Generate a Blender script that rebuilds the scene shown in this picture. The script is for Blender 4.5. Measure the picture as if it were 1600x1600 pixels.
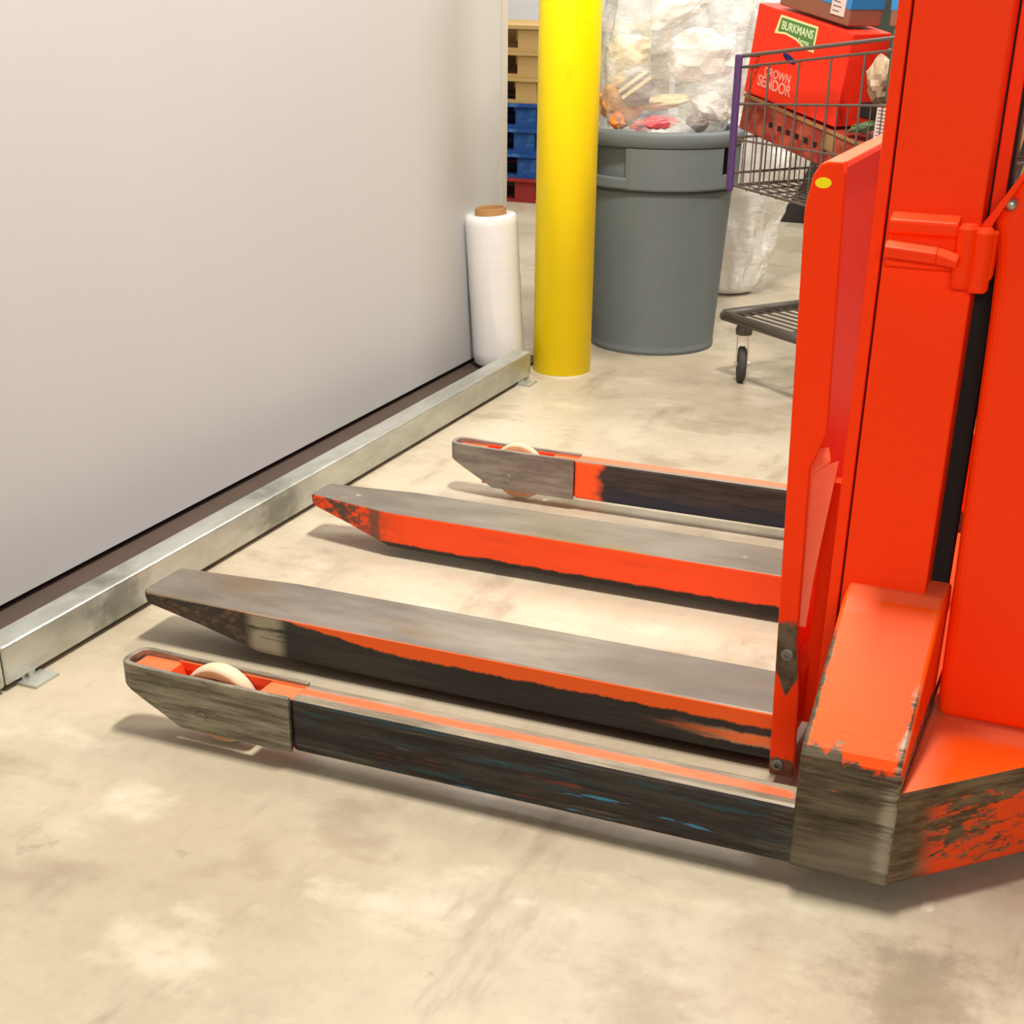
import bpy, bmesh, math, random
from mathutils import Vector, Matrix, noise as mnoise
random.seed(7)
for o in list(bpy.data.objects):
    bpy.data.objects.remove(o)
S = bpy.context.scene
COL = S.collection
PI = math.pi

# ---------------------------------------------------------------- camera
cam = bpy.data.cameras.new('camera')
cam.sensor_width = 36.0
cam.lens = 36.0 * 2229.0 / 1600.0
cam.shift_x = -(820.05 - 800) / 1600
cam.shift_y = (1093.79 - 800) / 1600
cam.clip_start = 0.05
camo = bpy.data.objects.new('camera', cam)
COL.objects.link(camo)
AW, PT, RL = 0.38916603, 0.47247595, 0.0148411
f0 = Vector((0, math.cos(PT), -math.sin(PT)))
u0 = Vector((0, math.sin(PT), math.cos(PT)))
x0 = Vector((1, 0, 0))
xr = math.cos(RL) * x0 + math.sin(RL) * u0
ur = -math.sin(RL) * x0 + math.cos(RL) * u0
Rz = Matrix.Rotation(AW, 3, 'Z')
xr, ur, f0 = Rz @ xr, Rz @ ur, Rz @ f0
camo.matrix_world = Matrix(((xr.x, ur.x, -f0.x, 0), (xr.y, ur.y, -f0.y, 0), (xr.z, ur.z, -f0.z, 1.30), (0, 0, 0, 1)))
S.camera = camo

# ---------------------------------------------------------------- world and lights
w = bpy.data.worlds.new('warehouse_air')
S.world = w
w.use_nodes = True
w.node_tree.nodes['Background'].inputs[0].default_value = (1.0, 0.95, 0.88, 1)
w.node_tree.nodes['Background'].inputs[1].default_value = 0.10

def area(name, loc, sx, sy, power, col=(1.0, 0.945, 0.86), rot=(0, 0, 0)):
    l = bpy.data.lights.new(name, 'AREA')
    l.shape = 'RECTANGLE'
    l.size, l.size_y = sx, sy
    l.energy = power
    l.color = col
    o = bpy.data.objects.new(name, l)
    o.location = loc
    o.rotation_euler = rot
    COL.objects.link(o)
    return o

area('overhead_light', (-0.62, 2.45, 4.4), 0.30, 0.7, 300)
area('overhead_light', (-0.8, 5.2, 4.4), 0.30, 1.6, 90)
area('overhead_light', (1.3, 7.0, 4.4), 0.30, 2.4, 180)
area('overhead_light', (-1.5, 7.6, 4.4), 0.30, 2.4, 80)
area('overhead_light', (-3.4, 8.2, 4.4), 0.30, 2.4, 120)  # extra unseen light, added to brighten the back wall
# unseen fill light added far behind the viewer to brighten front faces
area('front_fill_light', (1.6, -7.5, 3.9), 5.0, 0.6, 470, rot=(math.radians(66), 0, math.radians(6)))
S.view_settings.view_transform = 'Standard'
S.view_settings.look = 'None'
S.view_settings.gamma = 1.0
S.view_settings.use_curve_mapping = False
S.view_settings.exposure = 0.03

# ---------------------------------------------------------------- materials
class NT:
    """tiny node expression helper"""
    def __init__(s, mat):
        s.t = mat.node_tree
        s.tc = s.t.nodes.new('ShaderNodeTexCoord')
        sep = s.t.nodes.new('ShaderNodeSeparateXYZ')
        s.t.links.new(s.tc.outputs['Object'], sep.inputs[0])
        s.P = s.tc.outputs['Object']
        s.x, s.y, s.z = sep.outputs
        g = s.t.nodes.new('ShaderNodeNewGeometry')
        sn = s.t.nodes.new('ShaderNodeSeparateXYZ')
        s.t.links.new(g.outputs['True Normal'], sn.inputs[0])
        s.nx, s.ny, s.nz = sn.outputs
    def put(s, sock, v):
        if hasattr(v, 'is_linked') or hasattr(v, 'links'):
            s.t.links.new(v, sock)
        else:
            sock.default_value = v
    def m(s, op, a, b=0.0, c=None):
        n = s.t.nodes.new('ShaderNodeMath')
        n.operation = op
        s.put(n.inputs[0], a)
        s.put(n.inputs[1], b)
        if c is not None:
            s.put(n.inputs[2], c)
        return n.outputs[0]
    def add(s, a, b): return s.m('ADD', a, b)
    def sub(s, a, b): return s.m('SUBTRACT', a, b)
    def mul(s, a, b): return s.m('MULTIPLY', a, b)
    def mx(s, a, b): return s.m('MAXIMUM', a, b)
    def mn(s, a, b): return s.m('MINIMUM', a, b)
    def noise(s, sc=(1, 1, 1), detail=4, rough=0.55, off=(0, 0, 0)):
        mp = s.t.nodes.new('ShaderNodeMapping')
        s.t.links.new(s.P, mp.inputs[0])
        mp.inputs['Scale'].default_value = sc
        mp.inputs['Location'].default_value = off
        n = s.t.nodes.new('ShaderNodeTexNoise')
        s.t.links.new(mp.outputs[0], n.inputs['Vector'])
        n.inputs['Scale'].default_value = 1
        n.inputs['Detail'].default_value = detail
        n.inputs['Roughness'].default_value = rough
        return n.outputs[0]
    def step(s, v, lo, hi):
        n = s.t.nodes.new('ShaderNodeMapRange')
        n.interpolation_type = 'SMOOTHSTEP'
        if lo > hi:
            n.inputs['From Min'].default_value = hi
            n.inputs['From Max'].default_value = lo
            n.inputs['To Min'].default_value = 1
            n.inputs['To Max'].default_value = 0
        else:
            n.inputs['From Min'].default_value = lo
            n.inputs['From Max'].default_value = hi
        s.put(n.inputs['Value'], v)
        return n.outputs[0]
    def mix(s, f, a, b):
        n = s.t.nodes.new('ShaderNodeMix')
        n.data_type = 'RGBA'
        s.put(n.inputs[0], f)
        for sock, v in ((n.inputs[6], a), (n.inputs[7], b)):
            s.put(sock, (*v, 1) if isinstance(v, tuple) and len(v) == 3 else v)
        return n.outputs[2]
    def mixf(s, f, a, b):
        n = s.t.nodes.new('ShaderNodeMix')
        s.put(n.inputs[0], f)
        s.put(n.inputs[2], a)
        s.put(n.inputs[3], b)
        return n.outputs[0]

MATS = {}
def mat(name, fn=None, col=(.5, .5, .5), rough=.5, metal=0.0, spec=.3, **kw):
    m = bpy.data.materials.new(name)
    m.use_nodes = True
    b = m.node_tree.nodes['Principled BSDF']
    b.inputs['Base Color'].default_value = (*col, 1)
    b.inputs['Roughness'].default_value = rough
    b.inputs['Metallic'].default_value = metal
    b.inputs['Specular IOR Level'].default_value = spec
    if fn:
        n = NT(m)
        r = fn(n)
        if 'col' in r: n.put(b.inputs['Base Color'], r['col'])
        if 'rough' in r: n.put(b.inputs['Roughness'], r['rough'])
        if 'metal' in r: n.put(b.inputs['Metallic'], r['metal'])
        if 'bump' in r:
            bp = m.node_tree.nodes.new('ShaderNodeBump')
            bp.inputs['Distance'].default_value = r.get('dist', .002)
            bp.inputs['Strength'].default_value = r.get('str', .5)
            m.node_tree.links.new(r['bump'], bp.inputs['Height'])
            m.node_tree.links.new(bp.outputs[0], b.inputs['Normal'])
    for k, v in kw.items():
        b.inputs[k].default_value = v
    MATS[name] = m
    return m

ORANGE = (0.97, 0.042, 0.001)
STEEL = (0.26, 0.235, 0.19)
GRIME = (0.055, 0.045, 0.036)

# floor: tan polished concrete with blotches, smears and hairline cracks
def f_floor(n):
    big = n.noise((.9, .9, .9), 5, .6)
    mid = n.noise((3.1, 4.2, 3), 6, .6, (3, 1, 0))
    fine = n.noise((38, 30, 30), 4, .6)
    c = n.mix(n.step(big, .32, .68), (.34, .285, .20), (.48, .42, .315))
    c = n.mix(n.mul(n.step(mid, .52, .70), .55), c, (.58, .525, .41))
    c = n.mix(n.mul(n.step(mid, .46, .30), .6), c, (.24, .19, .125))
    sm = n.noise((5, 1.3, 3), 6, .65, (7, 2, 0))
    c = n.mix(n.mul(n.step(sm, .54, .70), .6), c, (.22, .175, .12))
    dk = n.noise((9, 7, 3), 5, .7, (1, 9, 0))
    c = n.mix(n.mul(n.step(dk, .63, .74), .45), c, (.16, .125, .08))
    c = n.mix(n.mul(n.step(fine, .45, .75), .16), c, (.22, .17, .11))
    # worn scuffed patch under the corner of the machine
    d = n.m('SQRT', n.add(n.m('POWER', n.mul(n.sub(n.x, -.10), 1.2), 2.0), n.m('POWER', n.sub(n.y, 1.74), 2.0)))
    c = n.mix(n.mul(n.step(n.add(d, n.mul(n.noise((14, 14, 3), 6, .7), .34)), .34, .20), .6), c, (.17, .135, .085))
    # hairline crack
    cr = n.m('ABSOLUTE', n.sub(n.add(n.mul(n.x, .35), n.y), n.add(1.50, n.mul(n.noise((4, 4, 3), 5, .6), .30))))
    c = n.mix(n.mul(n.step(cr, .002, .0005), .12), c, (.12, .09, .06))
    d2 = n.m('SQRT', n.add(n.m('POWER', n.mul(n.sub(n.x, -.114), 1.6), 2.0), n.m('POWER', n.sub(n.y, 1.955), 2.0)))
    c = n.mix(n.mul(n.step(n.add(d2, n.mul(n.noise((60, 40, 3), 4, .7), .06)), .050, .042), .55), c, (.70, .64, .52))
    r = n.mixf(n.step(mid, .35, .65), .50, .30)
    return dict(col=c, rough=r, bump=n.add(n.mul(fine, .4), mid), str=.12, dist=.004)
mat('concrete', f_floor)

def f_wall(n):
    a = n.noise((260, 260, 260), 2, .5)
    b = n.noise((1.5, 1.5, 1.5), 3, .5)
    c = n.mix(b, (.445, .45, .45), (.485, .49, .488))
    return dict(col=c, rough=.55, bump=a, str=.10, dist=.001)
mat('white_panel', f_wall)
mat('trim_metal', col=(.50, .47, .42), rough=.4)
mat('seal_dark', lambda n: dict(col=n.mix(n.noise((9, 9, 9), 4), (.05, .032, .024), (.075, .05, .038)), rough=.85))
mat('back_paint', lambda n: dict(col=n.mix(n.noise((1, 1, 1), 3), (.80, .80, .82), (.85, .85, .86)), rough=.7))

def f_galv(n):
    n.y = n.add(n.y, 3.0)
    a = n.noise((16, 5, 16), 5, .6)
    sp = n.noise((60, 60, 60), 3, .6)
    c = n.mix(n.step(a, .3, .7), (.40, .42, .375), (.56, .58, .53))
    c = n.mix(n.mul(n.step(n.noise((3, 2.2, 6), 5, .65, (4, 0, 0)), .55, .72), .6), c, (.30, .31, .27))
    # dark spots: reflection of the fork tips and grime, painted into the colour
    for yy in (2.33, 3.0):
        d = n.m('SQRT', n.add(n.m('POWER', n.mul(n.sub(n.y, yy), .55), 2.0), n.m('POWER', n.sub(n.z, .055), 2.0)))
        c = n.mix(n.mul(n.step(n.add(d, n.mul(n.noise((20, 20, 30), 4, .6, (yy, 0, 0)), .10)), .135, .065), .75), c, (.13, .135, .115))
    return dict(col=c, rough=n.mixf(sp, .28, .45), metal=.72, bump=sp, str=.05)
mat('galvanised', f_galv)

mat('bollard_yellow', lambda n: dict(col=n.mix(n.step(n.noise((7, 7, 5), 5), .6, .75), (1.0, .77, .0), (1.0, .66, .0)), rough=.42))
mat('film', lambda n: dict(col=n.mix(n.noise((2, 2, 40), 3), (.64, .63, .60), (.72, .71, .69)), rough=.16), **{'Subsurface Weight': .15, 'Coat Weight': .6, 'Coat Roughness': .08})
mat('cardboard_core', col=(.33, .17, .065), rough=.85)

# stacker paints
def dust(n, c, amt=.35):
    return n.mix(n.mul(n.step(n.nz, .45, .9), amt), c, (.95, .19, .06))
def f_paint(n):
    a = n.noise((150, 150, 150), 3, .6)
    c = n.mix(n.mul(n.step(n.noise((70, 70, 70), 2, .5, (2, 2, 2)), .70, .78), .10), ORANGE, (.45, .03, .005))
    c = dust(n, c)
    return dict(col=c, rough=.42, bump=a, str=.05, dist=.001)
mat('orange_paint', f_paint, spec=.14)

def worn(n, mask, under=None, paint=None, extra=None):
    """mask 1 = bare metal, 0 = paint"""
    st = n.noise((7, 40, 60), 6, .7, (5, 3, 1))
    st2 = n.noise((3, 60, 120), 5, .6, (1, 8, 2))
    u = under if under is not None else n.mix(n.step(st, .35, .68), (.12, .095, .065), (.34, .295, .215))
    p = paint if paint is not None else dust(n, n.mix(0.0, ORANGE, ORANGE), .3)
    c = n.mix(mask, p, u)
    if extra: c = extra(c)
    return dict(col=c, rough=n.mixf(mask, .42, n.mixf(st2, .32, .6)), metal=n.mul(mask, .35), bump=n.add(n.mul(mask, -.6), n.mul(st2, .4)), str=.25, dist=.0015)

# root of the stacker is at (-0.25, 2.72, 0): object coords = world - root
RX, RY = -0.25, 2.72
def f_legbeam(n):
    st = n.noise((5, 30, 70), 6, .7)
    st2 = n.noise((2.2, 30, 46), 5, .65, (3, 0, 4))
    side = n.mix(n.step(st, .35, .68), (.014, .011, .010), (.046, .037, .029))
    side = n.mix(n.mul(n.step(st2, .58, .70), .75), side, (.13, .10, .066))
    side = n.mix(n.mul(n.step(n.noise((4, 30, 60), 5, .65, (9, 1, 0)), .54, .63), .85), side, (.018, .050, .060))
    side = n.mix(n.mul(n.step(n.noise((5, 30, 55), 4, .6, (2, 7, 3)), .64, .68), .9), side, (.04, .20, .33))
    side = n.mix(n.mul(n.step(n.noise((6, 30, 60), 5, .65, (5, 5, 5)), .63, .70), .7), side, (.16, .035, .015))
    # the rear end of the beam is scraped lighter
    side = n.mix(n.mul(n.step(n.add(n.x, n.mul(st, .35)), .02, .28), .55), side, n.mix(n.step(st, .35, .65), (.13, .105, .075), (.36, .32, .25)))
    # top: orange line with scraped edges
    e = n.add(n.y, n.mul(n.noise((9, 50, 20), 5, .7, (1, 0, 0)), .016))
    lo = n.step(e, -.756, -.749)
    hi = n.step(e, -.726, -.734)
    xend = n.step(n.add(n.x, n.mul(n.noise((30, 30, 30), 4), .06)), -.055, -.085)
    top = n.mix(n.mul(n.mul(lo, hi), xend), n.mix(n.step(st, .35, .7), (.12, .095, .062), (.27, .225, .16)), n.mix(n.step(st2, .55, .7), (.95, .11, .035), (.55, .20, .10)))
    istop = n.step(n.nz, .5, .8)
    c = n.mix(istop, side, top)
    return dict(col=c, rough=n.mixf(st, .38, .62), metal=.15, bump=st, str=.2, dist=.001)
mat('leg_scuffed', f_legbeam)

def f_farbeam(n):
    st = n.noise((5, 30, 60), 6, .7)
    side = n.mix(n.step(st, .35, .65), (.018, .014, .014), (.046, .036, .031))
    side = n.mix(n.mul(n.step(n.add(n.z, n.mul(st, .05)), .115, .075), .75), side, (.011, .016, .032))
    or_ = n.step(n.add(n.x, n.mul(n.noise((16, 20, 22), 5, .7), .10)), -.895, -.935)
    side = n.mix(or_, side, (.80, .085, .012))
    e = n.add(n.y, n.mul(n.noise((9, 50, 20), 5, .7, (1, 0, 0)), .010))
    top = n.mix(n.step(e, .747, .754), n.mix(st, (.16, .12, .08), (.26, .21, .15)), (.95, .15, .07))
    c = n.mix(n.step(n.nz, .5, .8), side, top)
    return dict(col=c, rough=.5, bump=st, str=.2, dist=.001)
mat('far_leg_scuffed', f_farbeam)

def f_tip(n):
    st = n.noise((8, 30, 90), 6, .7)
    st2 = n.noise((5, 30, 26), 5, .7, (4, 4, 0))
    c = n.mix(n.step(st, .32, .68), (.10, .088, .060), (.30, .265, .20))
    c = n.mix(n.mul(n.step(st2, .55, .70), .6), c, (.075, .06, .04))
    c = n.mix(n.mul(n.step(n.noise((9, 20, 40), 4, .6, (7, 7, 1)), .62, .70), .4), c, (.22, .23, .10))
    return dict(col=c, rough=n.mixf(st, .35, .6), metal=.45, bump=st, str=.25, dist=.001)
mat('tip_steel', f_tip)
def f_tip2(n):
    st = n.noise((9, 30, 50), 6, .7)
    c = n.mix(n.step(st, .32, .68), (.17, .15, .13), (.29, .265, .23))
    return dict(col=c, rough=n.mixf(st, .3, .5), metal=.5, bump=st, str=.15, dist=.001)
mat('tip_steel_clean', f_tip2)

def f_forknear(n):
    n.z = n.sub(n.z, .019)
    st = n.noise((4, 26, 50), 6, .7)
    top = n.mix(n.step(n.noise((3, 9, 9), 5, .6), .3, .7), (.15, .125, .10), (.27, .24, .205))
    top = n.mix(n.mul(n.step(n.noise((2.4, 6, 5), 4, .6, (3, 3, 3)), .54, .72), .6), top, (.20, .125, .05))
    top = n.mix(n.mul(n.step(n.x, -.95, -.15), .65), top, (.085, .068, .050))  # heel end darkened: shadow of mast and carriage put into the colour
    wob = n.mul(n.sub(n.noise((16, 30, 4), 5, .7, (2, 0, 0)), .5), .020)
    zl = n.add(n.add(n.z, wob), n.mul(n.step(n.x, -.9, -1.3), -.03))
    orn = n.step(zl, .060, .066)
    dark = n.mix(n.step(st, .4, .7), (.013, .011, .010), (.034, .028, .023))
    low = n.mul(n.mul(n.step(n.add(n.x, n.mul(st, .3)), -.28, -.05), n.step(n.add(n.z, wob), .020, .026)), n.step(n.add(n.z, wob), .050, .043))
    dark = n.mix(low, dark, n.mix(n.step(st, .42, .58), (.42, .30, .17), (.80, .15, .03)))
    side = n.mix(orn, dark, (.81, .10, .008))
    tip = n.step(n.add(n.x, n.mul(n.noise((30, 30, 30), 4), .16)), -1.14, -1.28)
    tipc = n.mix(n.step(n.noise((40, 40, 90), 5, .7), .45, .62), (.028, .022, .018), (.11, .058, .030))
    side = n.mix(tip, side, tipc)
    scr = n.mul(n.step(n.m('ABSOLUTE', n.add(n.x, 1.265)), .055, .02), n.step(st, .35, .5))
    side = n.mix(n.mul(scr, .8), side, (.34, .29, .20))
    c = n.mix(n.step(n.nz, .5, .8), side, top)
    edge = n.mul(n.step(n.z, .0915, .094), n.step(n.nz, .8, .3))
    c = n.mix(n.mul(edge, .6), c, (.45, .36, .25))
    return dict(col=c, rough=n.mixf(st, .26, .5), metal=n.mul(n.step(n.nz, .5, .8), .55), bump=st, str=.15, dist=.001)
mat('near_fork_worn', f_forknear)

def f_forkfar(n):
    n.z = n.sub(n.z, .019)
    st = n.noise((4, 26, 50), 6, .7)
    top = n.mix(n.step(n.noise((3, 9, 9), 5, .6, (4, 0, 0)), .3, .7), (.16, .14, .11), (.27, .24, .20))
    top = n.mix(n.mul(n.step(n.noise((3, 7, 5), 4, .6, (8, 1, 3)), .52, .68), .7), top, (.25, .17, .06))
    top = n.mix(n.mul(n.step(n.noise((14, 22, 9), 3, .5, (5, 1, 2)), .70, .76), .8), top, (.62, .52, .40))
    top = n.mix(n.mul(n.step(n.x, -.9, -.2), .5), top, (.10, .085, .062))  # painted shade, deepening towards the carriage
    wob = n.mul(n.sub(n.noise((13, 30, 4), 5, .7, (6, 0, 0)), .5), .020)
    side = n.mix(n.mul(n.step(st, .52, .7), .35), (.81, .062, .006), (.50, .045, .012))
    side = n.mix(n.step(n.add(n.z, wob), .022, .016), side, (.016, .013, .011))  # blackened lower edge: shade beneath the fork put into the colour
    tm = n.noise((42, 40, 60), 5, .75, (1, 1, 1))
    tipz = n.step(n.add(n.x, n.mul(tm, .25)), -1.12, -1.32)
    side = n.mix(n.mul(tipz, n.step(tm, .44, .54)), side, (.07, .05, .035))
    side = n.mix(n.step(n.add(n.x, n.mul(tm, .05)), -1.535, -1.56), side, (.04, .033, .028))
    gap = n.step(n.m('ABSOLUTE', n.add(n.x, 1.365)), .022, .008)
    side = n.mix(n.mul(gap, .8), side, (.09, .06, .04))
    c = n.mix(n.step(n.nz, .5, .8), side, top)
    return dict(col=c, rough=n.mixf(st, .26, .5), metal=n.mul(n.step(n.nz, .5, .8), .55), bump=st, str=.15, dist=.001)
mat('far_fork_worn', f_forkfar)

def f_knee(n):
    # local: y -0.79 is the outer face; bare below about z .25, ragged edge
    rag = n.mul(n.sub(n.noise((26, 26, 26), 6, .75, (3, 1, 1)), .5), .075)
    stepx = n.mul(n.step(n.x, -.025, -.018), -.020)
    low = n.step(n.add(n.add(n.z, rag), n.mul(stepx, -1.0)), .262, .252)
    er = n.mul(n.step(n.add(n.add(n.x, n.mul(n.z, -.035)), n.mul(n.noise((40, 40, 40), 5, .7, (9, 9, 2)), .035)), .064, .072), n.step(n.z, .345, .31))
    el = n.step(n.add(n.x, n.mul(n.noise((34, 34, 34), 5, .7, (2, 9, 9)), .028)), -.0585, -.0645)
    el = n.mul(el, n.step(n.z, .39, .36))
    mask = n.mx(low, n.mx(n.mul(er, n.step(n.nx, .8, .5)), el))
    st = n.noise((6, 40, 60), 6, .7)
    u = n.mix(n.step(st, .3, .7), (.040, .030, .018), (.15, .122, .078))
    u = n.mix(n.mul(n.step(n.add(n.z, n.mul(n.x, -.5)), .14, .06), .45), u, (.22, .19, .145))
    br = n.mul(n.step(n.add(n.x, n.mul(st, .03)), .055, .078), n.step(st, .4, .6))
    u = n.mix(n.mul(br, .6), u, (.42, .37, .28))
    orp = n.step(n.noise((14, 40, 90), 5, .65, (6, 2, 2)), .63, .67)
    u = n.mix(n.mul(orp, n.step(n.z, .15, .19)), u, (.80, .11, .02))
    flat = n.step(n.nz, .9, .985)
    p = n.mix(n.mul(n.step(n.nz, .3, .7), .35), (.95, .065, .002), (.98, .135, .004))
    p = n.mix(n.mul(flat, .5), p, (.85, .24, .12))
    return worn(n, mask, under=u, paint=p)
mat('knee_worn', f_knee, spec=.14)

def f_chassis(n):
    st = n.noise((9, 9, 60), 6, .7)
    rag = n.noise((22, 22, 44), 6, .75, (4, 2, 1))
    side_m = n.step(n.add(rag, n.mul(n.sub(n.z, .1), 1.1)), .46, .54)
    tri = n.step(n.noise((6, 6, 18), 5, .7, (2, 3, 8)), .60, .52)
    side_m = n.mx(n.mul(side_m, tri), n.step(n.x, .14, .10))
    side_m = n.mx(side_m, n.step(n.add(n.z, n.mul(rag, .012)), .176, .180))
    istop = n.step(n.nz, .5, .8)
    edge = n.step(n.noise((16, 16, 16), 5, .7, (8, 8, 8)), .735, .75)
    mask = n.mixf(istop, side_m, n.mul(edge, .9))
    u = n.mix(n.step(st, .35, .68), (.085, .052, .028), (.21, .155, .09))
    dz = n.mx(n.step(n.add(n.x, n.mul(rag, .06)), .17, .11), n.step(n.add(n.y, n.mul(rag, .05)), -.555, -.515))
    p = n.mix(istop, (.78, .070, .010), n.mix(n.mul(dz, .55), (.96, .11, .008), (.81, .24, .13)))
    return worn(n, mask, under=u, paint=p)
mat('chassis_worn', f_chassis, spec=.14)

def f_carriage(n):
    rag = n.mul(n.sub(n.noise((60, 60, 40), 5, .7), .5), .03)
    zz = n.add(n.z, rag)
    band = n.mul(n.step(zz, .335, .325), n.step(n.add(zz, n.mul(n.m('ABSOLUTE', n.add(n.x, .167)), -2.2)), .188, .198))
    low = n.step(zz, .075, .068)
    front = n.step(n.ny, -.5, -.8)
    mask = n.mul(n.mx(band, n.mul(low, .9)), front)
    u = n.mix(n.step(n.noise((40, 40, 40), 4), .4, .6), (.085, .058, .036), (.15, .11, .07))
    p = dust(n, n.mix(0.0, ORANGE, ORANGE), .3)
    return worn(n, mask, under=u, paint=p)
mat('carriage_paint', f_carriage, spec=.14)

mat('lit_orange', lambda n: dict(col=n.mix(n.noise((9, 9, 9), 3), (.92, .12, .045), (.95, .20, .10)), rough=.55))  # paler orange: light on the gusset and step put into the colour
mat('black_gap', col=(.012, .01, .01), rough=.8)
mat('bolt_steel', col=(.45, .40, .32), rough=.35, metal=.8)
mat('bolt_grey', col=(.20, .18, .16), rough=.5, metal=.4)
mat('yellow_sticker', col=(.95, .82, .0), rough=.5)
mat('wheel_tread', lambda n: dict(col=n.mix(n.step(n.m('ABSOLUTE', n.ny), .75, .9), n.mix(n.noise((30, 30, 30), 4), (.50, .37, .24), (.66, .52, .36)), n.mix(n.noise((60, 60, 60), 4), (.42, .14, .04), (.58, .36, .20))), rough=.6))
mat('wheel_hub', lambda n: dict(col=n.mix(n.step(n.noise((50, 50, 50), 4), .45, .6), (.40, .09, .02), (.05, .03, .02)), rough=.7))
def f_housing(n):
    m_ = n.step(n.noise((40, 40, 40), 5, .7), .60, .66)
    c = n.mix(m_, (.75, .055, .012), (.16, .07, .04))
    return dict(col=dust(n, c, .55), rough=.5)
mat('housing_orange', f_housing)

# bin, bags, cart, pallets
def f_can(n):
    a = n.noise((120, 120, 120), 3, .6)
    c = n.mix(n.noise((4, 4, 3), 4), (.112, .134, .138), (.145, .170, .172))
    return dict(col=c, rough=.55, bump=a, str=.1, dist=.001)
mat('grey_plastic', f_can)
mat('dark_slot', col=(.012, .010, .016), rough=.8)
mat('cart_wire', col=(.12, .095, .080), rough=.42, metal=.2)
mat('cart_tube', lambda n: dict(col=n.mix(n.noise((9, 9, 9), 4), (.07, .06, .05), (.12, .105, .088)), rough=.45, metal=.25))
mat('purple_plastic', col=(.085, .040, .145), rough=.45)
mat('caster_rubber', col=(.05, .045, .042), rough=.7)
mat('chrome', col=(.75, .73, .70), rough=.2, metal=.9)
mat('red_carton', lambda n: dict(col=n.mix(n.step(n.noise((20, 20, 6), 4), .55, .8), (.88, .03, .010), (.62, .02, .012)), rough=.45))
mat('red_carton_dark', lambda n: dict(col=n.mix(n.step(n.noise((22, 22, 30), 5, .6), .4, .65), (.26, .030, .020), (.42, .085, .045)), rough=.5))
mat('brown_carton', lambda n: dict(col=n.mix(n.noise((8, 8, 8), 4), (.20, .075, .045), (.28, .11, .065)), rough=.7))
mat('kraft_carton', lambda n: dict(col=n.mix(n.noise((8, 8, 8), 4), (.27, .16, .06), (.34, .20, .08)), rough=.75))
mat('blue_tape', col=(.035, .21, .50), rough=.35)
mat('label_white', lambda n: dict(col=n.mix(n.noise((60, 60, 60), 3), (.66, .50, .45), (.74, .60, .55)), rough=.6))
mat('label_ink', col=(.16, .10, .12), rough=.7)
mat('label_green', col=(.085, .22, .055), rough=.5)
mat('label_cream', col=(.80, .72, .36), rough=.5)
mat('print_cream', col=(.62, .72, .42), rough=.5)
mat('print_pink', col=(.81, .30, .22), rough=.5)
mat('navy_mark', col=(.02, .012, .10), rough=.6)
mat('green_carton', lambda n: dict(col=n.mix(n.noise((9, 9, 20), 4), (.060, .085, .045), (.11, .125, .085)), rough=.6))
mat('olive_grey', lambda n: dict(col=n.mix(n.noise((5, 5, 12), 4), (.085, .072, .055), (.13, .12, .09)), rough=.6))
mat('black_tray', col=(.015, .010, .010), rough=.4)
mat('kraft_paper', lambda n: dict(col=n.mix(n.noise((30, 30, 30), 4), (.32, .21, .12), (.55, .40, .27)), rough=.5))
mat('leaf_green', col=(.10, .18, .085), rough=.5)
mat('white_paper', col=(.80, .78, .72), rough=.6)
mat('cream_paper', col=(.80, .68, .42), rough=.6)
mat('brown_paper', lambda n: dict(col=n.mix(n.noise((20, 20, 20), 4), (.55, .22, .06), (.75, .38, .10)), rough=.6))
mat('pink_pack', col=(.80, .12, .14), rough=.4)
mat('mauve_pack', lambda n: dict(col=n.mix(n.noise((25, 25, 25), 4), (.09, .055, .062), (.24, .17, .16)), rough=.35))
mat('orange_pack', col=(.85, .25, .04), rough=.5)
mat('pallet_wood', lambda n: dict(col=n.mix(n.noise((3, 20, 20), 5, .65), (.40, .25, .085), (.66, .46, .20)), rough=.8))
mat('pallet_blue', lambda n: dict(col=n.mix(n.step(n.noise((9, 14, 12), 5, .65), .45, .72), (.012, .065, .26), (.07, .20, .44)), rough=.7))
mat('pallet_red', lambda n: dict(col=n.mix(n.noise((8, 14, 12), 5), (.20, .012, .014), (.38, .04, .035)), rough=.7))
mat('dark_green_steel', lambda n: dict(col=n.mix(n.noise((3, 3, 9), 4), (.030, .036, .026), (.055, .062, .045)), rough=.55))
mat('dark_base', col=(.045, .036, .034), rough=.7)

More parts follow.
